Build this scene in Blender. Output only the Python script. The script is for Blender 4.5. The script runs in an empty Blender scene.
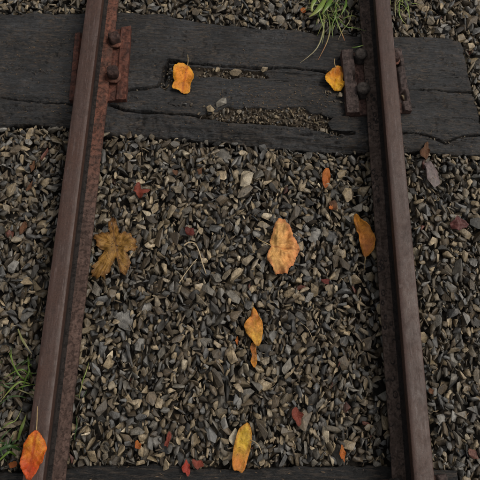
import bpy, bmesh, math, random
import numpy as np
from mathutils import Vector, Matrix, Euler
random.seed(7); rng = np.random.default_rng(11)
R_ = math.radians
scene = bpy.context.scene
C = scene.collection

# ------------------------------------------------------------------ camera
F_PX, PITCH, ROLL, YAW, CX, CZ = 583.9, 1.21639, 0.02926, 0.0117, 0.00831, 1.37036
cp, sp = math.cos(PITCH), math.sin(PITCH)
fw = Vector((math.sin(YAW)*cp, math.cos(YAW)*cp, -sp))
rt0 = Vector((math.cos(YAW), -math.sin(YAW), 0)); up0 = rt0.cross(fw)
rt = math.cos(ROLL)*rt0 + math.sin(ROLL)*up0
up = -math.sin(ROLL)*rt0 + math.cos(ROLL)*up0
cd = bpy.data.cameras.new('camera'); cam = bpy.data.objects.new('camera', cd); C.objects.link(cam)
cam.matrix_world = Matrix(((rt.x, up.x, -fw.x, CX), (rt.y, up.y, -fw.y, 0), (rt.z, up.z, -fw.z, CZ), (0, 0, 0, 1)))
cd.sensor_width = 36; cd.lens = F_PX/480*36; cd.clip_start = .05; cd.clip_end = 200
scene.camera = cam
scene.render.resolution_x = scene.render.resolution_y = 1024

def at(x, y, z=0.0):
    """world point at height z that the photograph shows at pixel x, y"""
    d = fw + (x-240)/F_PX*rt - (y-240)/F_PX*up
    t = (z-CZ)/d.z
    return Vector((CX+t*d.x, t*d.y, z))
def to_px(P):
    d = np.asarray(P, float) - np.array([CX, 0, CZ])
    w = d@np.array(fw)
    return 240+F_PX*(d@np.array(rt))/w, 240-F_PX*(d@np.array(up))/w

# ------------------------------------------------------------------ light
SUN_EL, SUN_AZ = R_(58), R_(74)      # azimuth from +Y, towards +X
w = bpy.data.worlds.new('World'); scene.world = w; w.use_nodes = True
nt = w.node_tree; bg = nt.nodes['Background']
sky = nt.nodes.new('ShaderNodeTexSky'); sky.sky_type = 'NISHITA'; sky.sun_disc = False
sky.sun_elevation = SUN_EL; sky.sun_rotation = SUN_AZ; sky.dust_density = 6; sky.air_density = 1.2
hs = nt.nodes.new('ShaderNodeHueSaturation'); hs.inputs['Saturation'].default_value = .10
nt.links.new(sky.outputs[0], hs.inputs['Color']); nt.links.new(hs.outputs[0], bg.inputs['Color'])
bg.inputs['Strength'].default_value = .088
sd = bpy.data.lights.new('sun', 'SUN'); sd.energy = 1.45; sd.angle = R_(20); sd.color = (1, .90, .76)
sun = bpy.data.objects.new('sun', sd); C.objects.link(sun)
sdir = Vector((math.sin(SUN_AZ)*math.cos(SUN_EL), math.cos(SUN_AZ)*math.cos(SUN_EL), math.sin(SUN_EL)))
sun.rotation_euler = sdir.to_track_quat('Z', 'Y').to_euler()
scene.view_settings.view_transform = 'Standard'; scene.view_settings.look = 'None'
scene.view_settings.exposure = -0.06; scene.view_settings.gamma = 1

# ------------------------------------------------------------------ helpers
def tag(o, label=None, cat=None, group=None, kind=None):
    if label: o['label'] = label
    if cat: o['category'] = cat
    if group: o['group'] = group
    if kind: o['kind'] = kind
    return o
def empty(name, loc=(0, 0, 0)):
    o = bpy.data.objects.new(name, None); o.location = loc; o.empty_display_size = .02; C.objects.link(o); return o
def link(name, me, mat=None, parent=None, loc=None):
    o = bpy.data.objects.new(name, me); C.objects.link(o)
    if mat and not me.materials: me.materials.append(mat)
    if loc is not None: o.location = loc
    if parent: o.parent = parent
    return o
def mesh(name, verts, faces, smooth=False):
    me = bpy.data.meshes.new(name); me.from_pydata([tuple(v) for v in verts], [], faces)
    if smooth: me.shade_smooth()
    me.update(); return me
def fast_mesh(name, V, F):
    """V (n,3), F (m,k) arrays, all faces with the same corner count"""
    me = bpy.data.meshes.new(name); m, k = F.shape
    me.vertices.add(len(V)); me.vertices.foreach_set('co', np.ascontiguousarray(V, np.float32).ravel())
    me.loops.add(m*k); me.loops.foreach_set('vertex_index', np.ascontiguousarray(F, np.int32).ravel())
    me.polygons.add(m); me.polygons.foreach_set('loop_start', np.arange(0, m*k, k, dtype=np.int32))
    me.update(calc_edges=True); return me

# value noise in numpy
def vnoise(x, y, seed=0):
    xi = np.floor(x).astype(np.int64); yi = np.floor(y).astype(np.int64); fx = x-xi; fy = y-yi
    fx = fx*fx*(3-2*fx); fy = fy*fy*(3-2*fy)
    def h(a, b):
        n = (a*374761393 + b*668265263 + seed*974634777) & 0x7fffffff
        n = ((n ^ (n >> 13))*1274126177) & 0x7fffffff
        return ((n ^ (n >> 16)) & 0xffff)/65535.0
    return (h(xi, yi)*(1-fx)+h(xi+1, yi)*fx)*(1-fy)+(h(xi, yi+1)*(1-fx)+h(xi+1, yi+1)*fx)*fy
def fbm(x, y, seed=0, o=4):
    s = 0; a = .5
    for i in range(o):
        s = s+a*(vnoise(x, y, seed+i)-.5)*2; x = x*2.03+3.1; y = y*2.03+1.7; a *= .5
    return s
def poly_dist(X, Y, pts):
    """distance to a polyline plus the arc parameter 0..1 of the nearest point, and the side"""
    D = np.full(X.shape, 9.); T = np.zeros(X.shape); S = np.zeros(X.shape)
    n = len(pts)-1
    for i in range(n):
        a, b = pts[i], pts[i+1]; dx, dy = b[0]-a[0], b[1]-a[1]; L = dx*dx+dy*dy
        t = np.clip(((X-a[0])*dx+(Y-a[1])*dy)/L, 0, 1)
        d = np.hypot(X-a[0]-t*dx, Y-a[1]-t*dy); m = d < D
        D[m] = d[m]; T[m] = ((i+t)/n)[m]; S[m] = np.sign((X-a[0])*dy-(Y-a[1])*dx)[m]
    return D, T, S
def in_poly(X, Y, pts):
    c = np.zeros(X.shape, bool); n = len(pts)
    for i in range(n):
        x1, y1 = pts[i][:2]; x2, y2 = pts[(i+1) % n][:2]
        if y1 == y2: continue
        m = ((y1 > Y) != (y2 > Y)) & (X < (x2-x1)*(Y-y1)/(y2-y1)+x1); c ^= m
    return c

class NT:
    """small helper to write shader nodes"""
    def __init__(s, name):
        s.m = bpy.data.materials.new(name); s.m.use_nodes = True; s.t = s.m.node_tree
        s.b = s.t.nodes['Principled BSDF']
    def n(s, ty, **kw):
        q = s.t.nodes.new(ty)
        for k, v in kw.items():
            if k.startswith('i_'):
                key = k[2:]; key = int(key) if key.isdigit() else key.replace('_', ' ')
                s.set(q.inputs[key], v)
            else: setattr(q, k, v)
        return q
    def set(s, inp, v):
        if hasattr(v, 'bl_idname') and hasattr(v, 'outputs'): v = v.outputs[0]
        if isinstance(v, bpy.types.NodeSocket): s.t.links.new(v, inp)
        else:
            if isinstance(v, tuple) and len(v) == 3 and inp.type == 'RGBA': v = v+(1,)
            inp.default_value = v
    def pos(s, scale=(1, 1, 1), rot=0.0, src=None):
        g = src or s.n('ShaderNodeNewGeometry').outputs['Position']
        return s.n('ShaderNodeMapping', i_Vector=g, i_Scale=scale, i_Rotation=(0, 0, rot)).outputs[0]
    def noise(s, vec, scale, detail=6, rough=.6, dist=0):
        return s.n('ShaderNodeTexNoise', i_Vector=vec, i_Scale=scale, i_Detail=detail, i_Roughness=rough, i_Distortion=dist).outputs[0]
    def ramp(s, fac, *stops, interp='LINEAR'):
        q = s.n('ShaderNodeValToRGB', i_0=fac); r = q.color_ramp; r.interpolation = interp
        while len(r.elements) < len(stops): r.elements.new(.5)
        for e, (p, c) in zip(r.elements, stops):
            e.position = p; e.color = tuple(c)+(1,) if isinstance(c, (tuple, list)) else (c, c, c, 1)
        return q.outputs[0]
    def mix(s, f, a, b, mode='MIX'):
        q = s.n('ShaderNodeMix', data_type='RGBA', blend_type=mode)
        s.set(q.inputs[0], f); s.set(q.inputs[6], a); s.set(q.inputs[7], b); return q.outputs[2]
    def math(s, op, a, b=0.0, c=0.0):
        q = s.n('ShaderNodeMath', operation=op); s.set(q.inputs[0], a); s.set(q.inputs[1], b); s.set(q.inputs[2], c); return q.outputs[0]
    def bump(s, h, strength=.5, dist=.001, normal=None):
        q = s.n('ShaderNodeBump', i_Height=h, i_Strength=strength, i_Distance=dist)
        if normal is not None: s.set(q.inputs['Normal'], normal)
        return q.outputs[0]
    def out(s, col, rough=.7, normal=None, metal=0., spec=.5):
        s.set(s.b.inputs['Base Color'], col); s.set(s.b.inputs['Roughness'], rough)
        s.set(s.b.inputs['Metallic'], metal); s.set(s.b.inputs['Specular IOR Level'], spec)
        if normal is not None: s.set(s.b.inputs['Normal'], normal)
        return s.m

# ------------------------------------------------------------------ materials
def stone_material(name, per_object):
    q = NT(name)
    if per_object: src = q.n('ShaderNodeObjectInfo').outputs['Color']
    else: src = q.n('ShaderNodeAttribute', attribute_name='tint').outputs['Color']
    sep = q.n('ShaderNodeSeparateColor', i_0=src)
    tint, bright, wet = sep.outputs[0], sep.outputs[1], sep.outputs[2]
    base = q.ramp(tint, (0, (.038, .036, .032)), (.10, (.072, .071, .068)), (.19, (.056, .043, .028)), (.30, (.100, .090, .073)),
                  (.42, (.088, .066, .042)), (.54, (.150, .122, .084)), (.68, (.138, .131, .118)), (.76, (.205, .158, .097)),
                  (.88, (.255, .200, .128)), (.960, (.34, .285, .20)), (.984, (.105, .038, .026)), (.993, (.105, .076, .073)), interp='CONSTANT')
    p = q.pos()
    n1 = q.noise(p, 70, 5, .6); n2 = q.noise(p, 420, 4, .7); n3 = q.noise(q.pos((1, .35, 2.2), .6), 260, 3, .6)
    c = q.mix(1, base, q.ramp(n1, (.3, .50), (.7, 1.45)), 'MULTIPLY')
    c = q.mix(1, c, q.ramp(n3, (.3, .62), (.7, 1.35)), 'MULTIPLY')
    c = q.mix(1, c, q.ramp(n2, (.3, .75), (.7, 1.25)), 'MULTIPLY')
    c = q.mix(1, c, q.ramp(bright, (0, .5), (1, 1.5)), 'MULTIPLY')
    # brown dirt films
    c = q.mix(q.ramp(q.noise(p, 38, 6, .7), (.50, 0.), (.68, .5)), c, (.060, .042, .026))
    r = q.math('MULTIPLY_ADD', wet, .36, .22)
    r = q.math('ADD', r, q.math('MULTIPLY', n2, .16))
    nb = q.bump(n2, .55, .0012); nb = q.bump(n3, .5, .0015, nb)
    return q.out(c, r, nb)
M_gravel = stone_material('gravel_stone', False)
M_stone = stone_material('single_stone', True)

def soil():
    q = NT('dark_soil'); p = q.pos(); n = q.noise(p, 60, 10, .75)
    v = q.n('ShaderNodeTexVoronoi', i_Vector=p, i_Scale=75.)
    c = q.ramp(n, (.3, (.012, .010, .008)), (.6, (.035, .028, .021)), (.8, (.07, .06, .045)))
    return q.out(c, .85, q.bump(v.outputs[0], 1, .008, q.bump(n, .8, .004)))
M_soil = soil()
def dirt_mat():
    q = NT('brown_dirt'); p = q.pos(); n = q.noise(p, 120, 9, .8); f = q.noise(p, 500, 4, .7)
    c = q.ramp(n, (.35, (.020, .014, .009)), (.5, (.060, .043, .027)), (.65, (.115, .088, .056)))
    return q.out(q.mix(1, c, q.ramp(f, (.35, .6), (.65, 1.4)), 'MULTIPLY'), .85, q.bump(f, .8, .0015, q.bump(n, 1., .005)))
M_dirt = dirt_mat()

def wood(name, tone=1.0, brown=0.0):
    q = NT(name); ang = R_(-2.4)
    p = q.pos((1, 1, 1), -ang)
    sv = q.n('ShaderNodeMapping', i_Vector=p, i_Scale=(.9, 15, 15)).outputs[0]
    g1 = q.noise(sv, 9, 8, .7, .5)
    g2 = q.noise(q.n('ShaderNodeMapping', i_Vector=p, i_Scale=(2.2, 60, 20)).outputs[0], 14, 5, .65, .25)
    big = q.noise(p, 7, 5, .6); fine = q.noise(p, 330, 4, .7); mid = q.noise(p, 42, 7, .72)
    c = q.ramp(g1, (.28, (.0095, .0100, .0110)), (.5, (.0215, .0222, .0238)), (.72, (.040, .0405, .0425)))
    c = q.mix(1, c, q.ramp(g2, (.38, .45), (.6, 1.45)), 'MULTIPLY')
    c = q.mix(1, c, q.ramp(big, (.36, .55), (.64, 1.55)), 'MULTIPLY')
    c = q.mix(1, c, q.ramp(fine, (.35, .6), (.65, 1.4)), 'MULTIPLY')
    c = q.mix(1, c, q.ramp(q.noise(p, 85, 7, .8), (.4, .62), (.6, 1.4)), 'MULTIPLY')
    # brown worn fibres and grit
    f = q.math('MULTIPLY', q.ramp(q.noise(q.n('ShaderNodeMapping', i_Vector=p, i_Scale=(1, 2.6, 2.6), i_Location=(3, 1, 0)).outputs[0], 55, 8, .8), (.51, 0.), (.60, .55)),
               q.ramp(q.noise(p, 9, 3, .5), (.44, .03), (.58, 1.)))
    c = q.mix(f, c, (.130, .092, .060))
    c = q.mix(q.ramp(mid, (.52, 0.), (.75, .12 + brown)), c, (.048, .036, .026))
    if tone != 1: c = q.mix(1, c, (tone,)*3, 'MULTIPLY')
    # short lighter scratches lying in two directions, dark pocks
    for rot, sc_, lim in ((.9, 40, .555), (-.4, 34, .56)):
        sv2 = q.n('ShaderNodeMapping', i_Vector=p, i_Scale=(.7, 5, 5), i_Rotation=(0, 0, rot)).outputs[0]
        c = q.mix(q.ramp(q.noise(sv2, sc_, 3, .6), (lim, 0.), (lim+.06, .38)), c, (.080, .060, .045))
    pk = q.ramp(q.noise(p, 130, 5, .75), (.58, 0.), (.66, .8)); c = q.mix(pk, c, (.010, .009, .009))
    r = q.ramp(q.noise(p, 22, 5, .6), (.35, .26), (.65, .55))
    nb = q.bump(g1, .8, .004); nb = q.bump(g2, .9, .0035, nb); nb = q.bump(fine, .4, .0008, nb); nb = q.bump(mid, .6, .005, nb); nb = q.bump(pk, -.5, .002, nb)
    return q.out(c, r, nb, 0, .5)
M_wood = wood('weathered_timber'); M_wood_edge = wood('rotten_timber', 1.0, .55); M_wood_wet = wood('wet_timber', .32, .1)

def rail_head_mat():
    q = NT('worn_rail_head'); p = q.pos()
    st = q.noise(q.n('ShaderNodeMapping', i_Vector=p, i_Scale=(8, .5, 8)).outputs[0], 14, 6, .6)
    n = q.noise(p, 260, 6, .75); b = q.noise(p, 11, 4, .6)
    c = q.ramp(st, (.3, (.036, .019, .014)), (.5, (.053, .030, .024)), (.7, (.072, .045, .039)))
    c = q.mix(q.ramp(b, (.38, 0.), (.62, .8)), c, (.062, .030, .021))
    sx_ = q.noise(q.n('ShaderNodeMapping', i_Vector=p, i_Scale=(6, .25, 6), i_Rotation=(0, 0, .02)).outputs[0], 60, 4, .7)
    scr = q.ramp(sx_, (.58, 0.), (.63, .6)); c = q.mix(scr, c, (.105, .075, .069))
    blot = q.noise(q.pos((1.6, .8, 1)), 26, 8, .8); c = q.mix(q.ramp(blot, (.53, 0.), (.60, .55)), c, (.032, .017, .013))
    c = q.mix(1, c, q.ramp(n, (.3, .68), (.7, 1.26)), 'MULTIPLY')
    pit = q.ramp(q.noise(p, 110, 8, .85), (.565, 0.), (.61, .85))
    c = q.mix(pit, c, (.035, .020, .016))
    return q.out(c, q.ramp(blot, (.4, .34), (.6, .60)), q.bump(n, .6, .0008, q.bump(pit, -.8, .0012, q.bump(blot, .5, .0015))), 0., .38)
def rust(name, a, b, cdark, rings=0., scale=1., far=None):
    q = NT(name); p = q.pos()
    n = q.noise(p, 48*scale, 9, .75); f = q.noise(p, 380, 5, .75); g = q.noise(q.pos((1.6, .5, 1)), 30, 7, .7)
    c = q.ramp(n, (.32, cdark), (.5, a), (.68, b))
    if far:
        yy = q.n('ShaderNodeSeparateXYZ', i_0=p).outputs[1]
        c = q.mix(q.ramp(q.math('ADD', yy, q.math('MULTIPLY', n, .35)), (.75, 0.), (1.05, 1.)), c, q.ramp(n, (.34, cdark), (.5, far), (.7, tuple(min(k*1.4, 1) for k in far))))
    c = q.mix(q.ramp(g, (.47, 0.), (.62, .7)), c, cdark)
    c = q.mix(1, c, q.ramp(f, (.3, .6), (.7, 1.35)), 'MULTIPLY')
    sc = q.ramp(q.noise(p, 95, 7, .8), (.52, 0.), (.60, 1.))
    c = q.mix(q.math('MULTIPLY', sc, .65), c, cdark)
    h = q.math('ADD', n, q.math('MULTIPLY', f, .4)); h = q.math('SUBTRACT', h, q.math('MULTIPLY', sc, .35))
    nb = q.bump(h, 1., .0032)
    if rings:
        d = q.n('ShaderNodeTexVoronoi', i_Vector=q.n('ShaderNodeMapping', i_Vector=p, i_Scale=(1.25, .8, 1)).outputs[0], i_Scale=58., i_Randomness=1.).outputs['Distance']
        rg = q.ramp(q.math('ADD', d, q.math('MULTIPLY', f, .22)), (.36, 0.), (.42, 1.), (.5, .9), (.56, 0.))
        msk = q.math('MULTIPLY', rg, q.ramp(q.noise(p, 16, 3, .5), (.46, 0.), (.56, 1.)))
        c = q.mix(q.math('MULTIPLY', msk, rings), c, (.016, .010, .009)); nb = q.bump(msk, -.8, .002, nb)
    return q.out(c, q.ramp(f, (.3, .55), (.7, .85)), nb, .1)
M_head = rail_head_mat()
M_head_side = rust('rusty_head_side_shade_tint', (.014, .008, .006), (.022, .013, .010), (.009, .006, .005))  # unpolished rust, with the shade beside the running surface painted into its colour
M_foot_l = rust('rusty_foot_red', (.110, .064, .050), (.165, .105, .084), (.044, .024, .018), far=(.165, .062, .038))
M_foot_r = rust('rusty_foot_blistered', (.135, .090, .070), (.19, .140, .117), (.062, .038, .028), rings=.97)
M_web = rust('rusty_web_shade_tint', (.016, .009, .007), (.024, .014, .010), (.009, .006, .005))  # rust taken near black: shade below the rail head is painted in
M_plate_red = rust('rusty_plate_red', (.125, .040, .024), (.18, .064, .038), (.042, .017, .012))
M_plate_dark = rust('rusty_plate_dark', (.075, .049, .043), (.115, .080, .072), (.028, .018, .016))
M_plate_brown = rust('rusty_plate_brown', (.115, .058, .045), (.16, .088, .070), (.045, .024, .020))
M_spike_dark = rust('dark_bolt_iron', (.065, .052, .045), (.105, .088, .076), (.016, .011, .010), scale=2)
M_spike_red = rust('rusty_bolt_iron', (.062, .030, .023), (.088, .046, .036), (.024, .012, .010), scale=2)

def leaf_mat(name, base, tip, edge, spot, spots=.35, vein=(.5, .36, .12), rough=.5, fan=0, nv=8.):
    q = NT(name)
    uv = q.n('ShaderNodeAttribute', attribute_name='leafuv').outputs['Vector']
    sx = q.n('ShaderNodeSeparateXYZ', i_0=uv); s, t = sx.outputs[0], sx.outputs[1]; e = sx.outputs[2]
    p = q.pos(); n = q.noise(p, 85, 6, .65); f = q.noise(p, 500, 4, .7)
    sn = q.math('ADD', s, q.math('MULTIPLY', q.math('SUBTRACT', n, .5), .9))
    c = q.mix(q.ramp(sn, (.15, 0.), (.85, 1.)), base, tip)
    en = q.math('ADD', e, q.math('MULTIPLY', q.math('SUBTRACT', n, .5), .7))
    c = q.mix(q.ramp(en, (.72, 0.), (1., .8)), c, edge)
    at_ = q.math('ABSOLUTE', t)
    wob = q.math('MULTIPLY', q.math('SUBTRACT', n, .5), .5)
    if fan: vv = q.math('PINGPONG', q.math('ADD', q.math('MULTIPLY', q.math('ARCTAN2', t, q.math('ADD', s, .04)), float(fan)), wob), .5)
    else: vv = q.math('PINGPONG', q.math('ADD', wob, q.math('SUBTRACT', q.math('MULTIPLY', s, nv), q.math('MULTIPLY', at_, nv*.8))), .5)
    side = q.ramp(vv, (.0, 1.), (.12, .5), (.26, 0.)) if fan else q.ramp(vv, (.0, 1.), (.07, .35), (.16, 0.)); mid = q.ramp(at_, (.012, 1.), (.05, 0.))
    vn = q.math('MAXIMUM', q.math('MULTIPLY', side, .55), mid)
    c = q.mix(q.math('MULTIPLY', vn, .75), c, vein)
    c = q.mix(q.ramp(q.noise(p, 120, 5, .7), (.57, 0.), (.68, spots)), c, spot)
    c = q.mix(1, c, q.ramp(f, (.3, .82), (.7, 1.18)), 'MULTIPLY')
    net = q.n('ShaderNodeTexVoronoi', feature='DISTANCE_TO_EDGE', i_Vector=p, i_Scale=330.).outputs[0]
    netl = q.ramp(net, (.0, 1.), (.12, 0.)); c = q.mix(q.math('MULTIPLY', netl, .22), c, vein)
    c = q.mix(1, c, q.ramp(q.noise(p, 34, 5, .7), (.4, .72), (.6, 1.2)), 'MULTIPLY')
    c = q.mix(q.ramp(q.noise(p, 210, 3, .6), (.62, 0.), (.68, spots)), c, (.05, .02, .01))
    nb = q.bump(vn, -1., .0016, q.bump(netl, -.4, .0005, q.bump(n, .8, .003)))
    m = q.out(c, rough, nb, 0, .25)
    q.set(q.b.inputs['Subsurface Weight'], 0.0)
    return m
def plain(name, col, var=.25, rough=.6, scale=150):
    q = NT(name); p = q.pos(); n = q.noise(p, scale, 5, .7)
    c = q.mix(1, col, q.ramp(n, (.3, 1-var*1.5), (.7, 1+var*1.5)), 'MULTIPLY')
    return q.out(c, rough, q.bump(n, .4, .001))
M_stem = plain('dry_leaf_stem', (.34, .24, .11)); M_straw = plain('dry_straw', (.40, .31, .19))
def grass_mat(name, a, b):
    q = NT(name); uv = q.n('ShaderNodeAttribute', attribute_name='leafuv').outputs['Vector']
    sx = q.n('ShaderNodeSeparateXYZ', i_0=uv)
    n = q.noise(q.pos(), 130, 4, .7)
    c = q.mix(q.ramp(q.math('ADD', sx.outputs[0], q.math('MULTIPLY', q.math('SUBTRACT', n, .5), .8)), (.45, 0.), (1., 1.)), a, b)
    st = q.math('PINGPONG', q.math('MULTIPLY', sx.outputs[1], 3.), .5)
    c = q.mix(1, c, q.ramp(st, (0., .8), (.5, 1.15)), 'MULTIPLY')
    return q.out(c, .42, q.bump(st, .4, .0004))
M_grass = [grass_mat('grass_green', (.085, .155, .02), (.15, .22, .03)), grass_mat('grass_pale', (.15, .22, .04), (.30, .30, .09)),
           grass_mat('grass_dark', (.035, .075, .020), (.07, .12, .03)), grass_mat('grass_straw', (.20, .20, .08), (.38, .31, .19)),
           grass_mat('grass_orange_tip', (.14, .19, .05), (.42, .13, .04))]

# ------------------------------------------------------------------ ground sheet
me = mesh('ground', [(-8, -8, -.048), (8, -8, -.048), (8, 8, -.048), (-8, 8, -.048)], [(0, 1, 2, 3)])
ground = tag(link('ground', me, M_soil), 'dark damp soil under the track ballast', None, None, 'structure')

# ------------------------------------------------------------------ sleepers (height fields with cracks)
def P2(pts, z=0.0): return [tuple(at(x, y, z)[:2]) for x, y in pts]
def curve_y(pts, X):
    p = P2(pts); p.sort(); return np.interp(X, [a[0] for a in p], [a[1] for a in p])
BACK = [(-40, 12), (0, 13), (84, 12), (125, 12), (165, 13.5), (190, 20), (220, 25), (250, 27), (300, 31), (357, 35), (395, 35), (425, 37), (448, 38), (463, 42)]
FRONT = [(-40, 124), (0, 125), (40, 122), (80, 124), (105, 131), (150, 133), (190, 137), (230, 141), (300, 148), (345, 150), (395, 148), (430, 150), (480, 152)]
# (points, half width start, half width end in metres, depth, profile power)
CRACKS = [
    ([(169, 60), (200, 63.5), (250, 67), (300, 68), (345, 73)], .0052, .0030, .034, 4),
    ([(265, 80), (300, 80), (338, 83)], .0012, .0022, .010, 2),
    ([(168, 61), (165, 74), (162, 86)], .0035, .004, .026, 2),
    ([(126, 89), (145, 88.5), (163, 85)], .0052, .0055, .026, 3),
    ([(0, 97), (22, 99), (44, 102), (60, 102), (74, 104.5)], .0018, .0030, .014, 2),
    ([(-40, 96), (0, 98)], .0015, .0018, .010, 2),
    ([(108, 104), (122, 108), (140, 110), (165, 113), (205, 116), (225, 121), (300, 125), (332, 132), (352, 134)], .0040, .0070, .024, 2),
    ([(410, 76), (432, 75.5), (455, 77), (468, 76)], .0010, .0012, .006, 2),
    ([(408, 89), (430, 89), (450, 91), (474, 91.5)], .0014, .0036, .016, 2),
    ([(404, 132), (420, 134), (436, 139), (446, 142), (462, 136), (480, 135)], .0026, .0040, .020, 2),
    ([(380, 128), (404, 132)], .002, .0026, .014, 2),
    ([(355, 72), (345, 73)], .002, .003, .02, 2),
    ([(18, 30), (30, 31)], .001, .001, .004, 1), ([(62, 40), (58, 55)], .0012, .0006, .006, 1),
    ([(175, 98), (168, 103), (176, 106)], .002, .0015, .008, 1), ([(130, 60), (155, 62)], .0008, .0004, .004, 1),
    ([(205, 33), (245, 36), (290, 40)], .0007, .0004, .0035, 1), ([(215, 50), (260, 52)], .0006, .0004, .003, 1),
    ([(300, 50), (335, 52)], .0008, .0005, .004, 1), ([(415, 60), (455, 62)], .0006, .0005, .003, 1),
    ([(412, 105), (460, 110)], .0008, .0005, .004, 1), ([(415, 120), (455, 124)], .0008, .0006, .004, 1)]
GROOVE = P2([(198, 117), (207, 112), (217, 111), (226, 105), (240, 108), (254, 105), (268, 109), (285, 106), (304, 107), (311, 113), (324, 112), (332, 118), (343, 127), (340, 137), (325, 133), (312, 132), (302, 125), (288, 126), (270, 122), (250, 124), (235, 120), (220, 121), (208, 119)])
ERODE = P2([(178, 64), (196, 66), (230, 68), (262, 70), (270, 75), (258, 78), (244, 76), (232, 79), (216, 76), (200, 77), (190, 73), (183, 75)])
LOWSTRIP = P2([(262, 70), (338, 74), (340, 81), (300, 80), (264, 79)])
NOTCH = P2([(164, 64), (176, 62), (178, 80), (166, 90), (158, 86)])
RIDGE_TOP = P2([(-60, 103), (0, 101), (44, 103), (74, 105), (105, 106), (140, 110), (205, 117), (225, 121), (300, 125), (332, 131), (380, 131), (404, 132), (436, 139), (462, 136), (500, 135)])
rs = random.Random(404)
for _ in range(46):      # fine straight splits along the grain
    x0, y0 = rs.choice((rs.uniform(5, 60), rs.uniform(130, 330), rs.uniform(200, 330), rs.uniform(412, 462))), rs.uniform(20, 132)
    L = rs.uniform(14, 60); sl = .06+rs.gauss(0, .012)
    CRACKS.append(([(x0, y0+x0*.02), (x0+L*.5, y0+x0*.02+L*.5*sl+rs.gauss(0, .5)), (min(x0+L, 474), y0+x0*.02+L*sl)], rs.uniform(.0006, .0011), rs.uniform(.0003, .0007), rs.uniform(.004, .008), 1))
def sleeper_height(X, Y):
    """height of the main sleeper's top over the ground plane (no outline)"""
    u = X*math.cos(.042)-Y*math.sin(.042); v = X*math.sin(.042)+Y*math.cos(.042)
    z = fbm(X*7, Y*7, 5)*.005 + fbm(u*9, v*95, 9, 4)*.0036 + fbm(u*30, v*300, 19, 3)*.0013 + fbm(X*130, Y*130, 3, 2)*.0011 - np.clip(fbm(u*34, v*80, 57, 4)-.28, 0, .3)*.016 + fbm(X*36, Y*36, 58, 3)*.0020
    rx, ry = zip(*sorted(RIDGE_TOP)); d = Y-np.interp(X, rx, ry)          # <0: on the front ridge
    wr = np.clip(-d/.02, 0, 1)
    mid = ((X > -.33) & (X < .37))
    z = z - wr*(.004+.004*np.clip((X+.33)/.05, 0, 1)*np.clip((.42-X)/.05, 0, 1)) + wr*fbm(u*22, v*60, 31)*.012 + np.clip((X+.27)/.06, 0, 1)*np.clip((.40-X)/.05, 0, 1)*.014*np.sin(np.clip(-d/.050, 0, 1)*math.pi)**.7 + (.3+.7*np.clip((X+.33)/.05, 0, 1)*np.clip((.42-X)/.05, 0, 1))*wr*(fbm(u*6, v*150, 35, 3)*.006+fbm(X*70, Y*70, 36, 3)*.004)
    wx, wy = X+fbm(X*60, Y*60, 71, 4)*.0070, Y+fbm(X*22+9, Y*60, 72, 5)*.0040
    for pts, w0, w1, dep, pw in CRACKS:
        D, T, S = poly_dist(wx, wy, P2(pts)); W = w0+(w1-w0)*T
        z = z - dep*np.clip(1-(D/W)**pw, 0, 1)
        z = z - .0030*np.exp(-(D/.007)**2)*(dep > .012) + .0016*np.exp(-((D-W*1.3)/.003)**2)*(dep > .012)*fbm(X*80, Y*80, 39, 2)*2
    for pl, dep in ((GROOVE, .011), (ERODE, .015), (LOWSTRIP, .008), (NOTCH, .018)):
        m = in_poly(wx, wy, pl); D, T, S = poly_dist(wx, wy, pl+[pl[0]])
        z = np.where(m, z-dep*np.clip(D/.004, .15, 1), z)
    return z
def in_main_sleeper(X, Y):
    xr = np.interp(Y, [.76, .85, 1.0, 1.14], [.672, .662, .652, .640])
    return (Y < curve_y(BACK, X)) & (Y > curve_y(FRONT, X)) & (X < xr) & (X > -.80)

sleeper = tag(empty('sleeper', (-.07, .98, 0)), 'wide cracked dark timber sleeper across the top of the track, under both rusty plates', 'sleeper', 'timber sleepers')
def field_mesh(X, Y, Z, zlow=-.05):
    """closed-sided grid: returns verts, quads, cell centre arrays"""
    ny, nx = X.shape
    V = np.stack([X, Y, Z], -1).reshape(-1, 3); I = np.arange(nx*ny).reshape(ny, nx)
    F = np.stack([I[:-1, :-1], I[:-1, 1:], I[1:, 1:], I[1:, :-1]], -1).reshape(-1, 4)
    loop = np.concatenate([I[0, :], I[1:, -1], I[-1, -2::-1], I[-2:0:-1, 0]])
    # two skirt rings so that the side is rough rather than one clean sheet
    nb = len(loop); rings = [loop]; V2 = [V]; base = len(V)
    cx, cy = X.mean(), Y.mean()
    for k, fz in enumerate((.25, .55, 1.)):
        L = V[loop].copy(); a = np.arange(nb)*.35
        off = (vnoise(a, a*0+k*7, 88)-.5)*.006*(1 if k < 2 else 0)
        L[:, 2] = L[:, 2]*(1-fz)+zlow*fz
        L[:, 1] += np.where(L[:, 1] > cy, 1, -1)*(off+.001*k)
        V2.append(L); rings.append(base+k*nb+np.arange(nb))
    V = np.concatenate(V2)
    FS = []
    for a, b in zip(rings[:-1], rings[1:]):
        FS.append(np.stack([a, b, np.roll(b, -1), np.roll(a, -1)], -1))
    return V, F, np.concatenate(FS)
def submesh(name, V, F):
    used, inv = np.unique(F, return_inverse=True)
    me = fast_mesh(name, V[used], inv.reshape(F.shape)); me.shade_smooth(); return me
nx, ny = 760, 230
U = np.linspace(-.80, .66, nx); T = np.linspace(0, 1, ny)
xr_shift = np.interp(T, [0, .3, .65, 1], [.012, .002, -.008, -.020])
XX = U[None, :]+xr_shift[:, None]*np.clip((U[None, :]-.5)/.16, 0, 1)+fbm(T[:, None]*14+0*U[None, :], 0*U[None, :]+3, 55)*.004*np.clip((U[None, :]-.5)/.16, 0, 1)
yb = curve_y(BACK, XX)+fbm(XX*26, XX*0+1, 41)*.006+fbm(XX*120, XX*0+1, 44)*.0016
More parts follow.
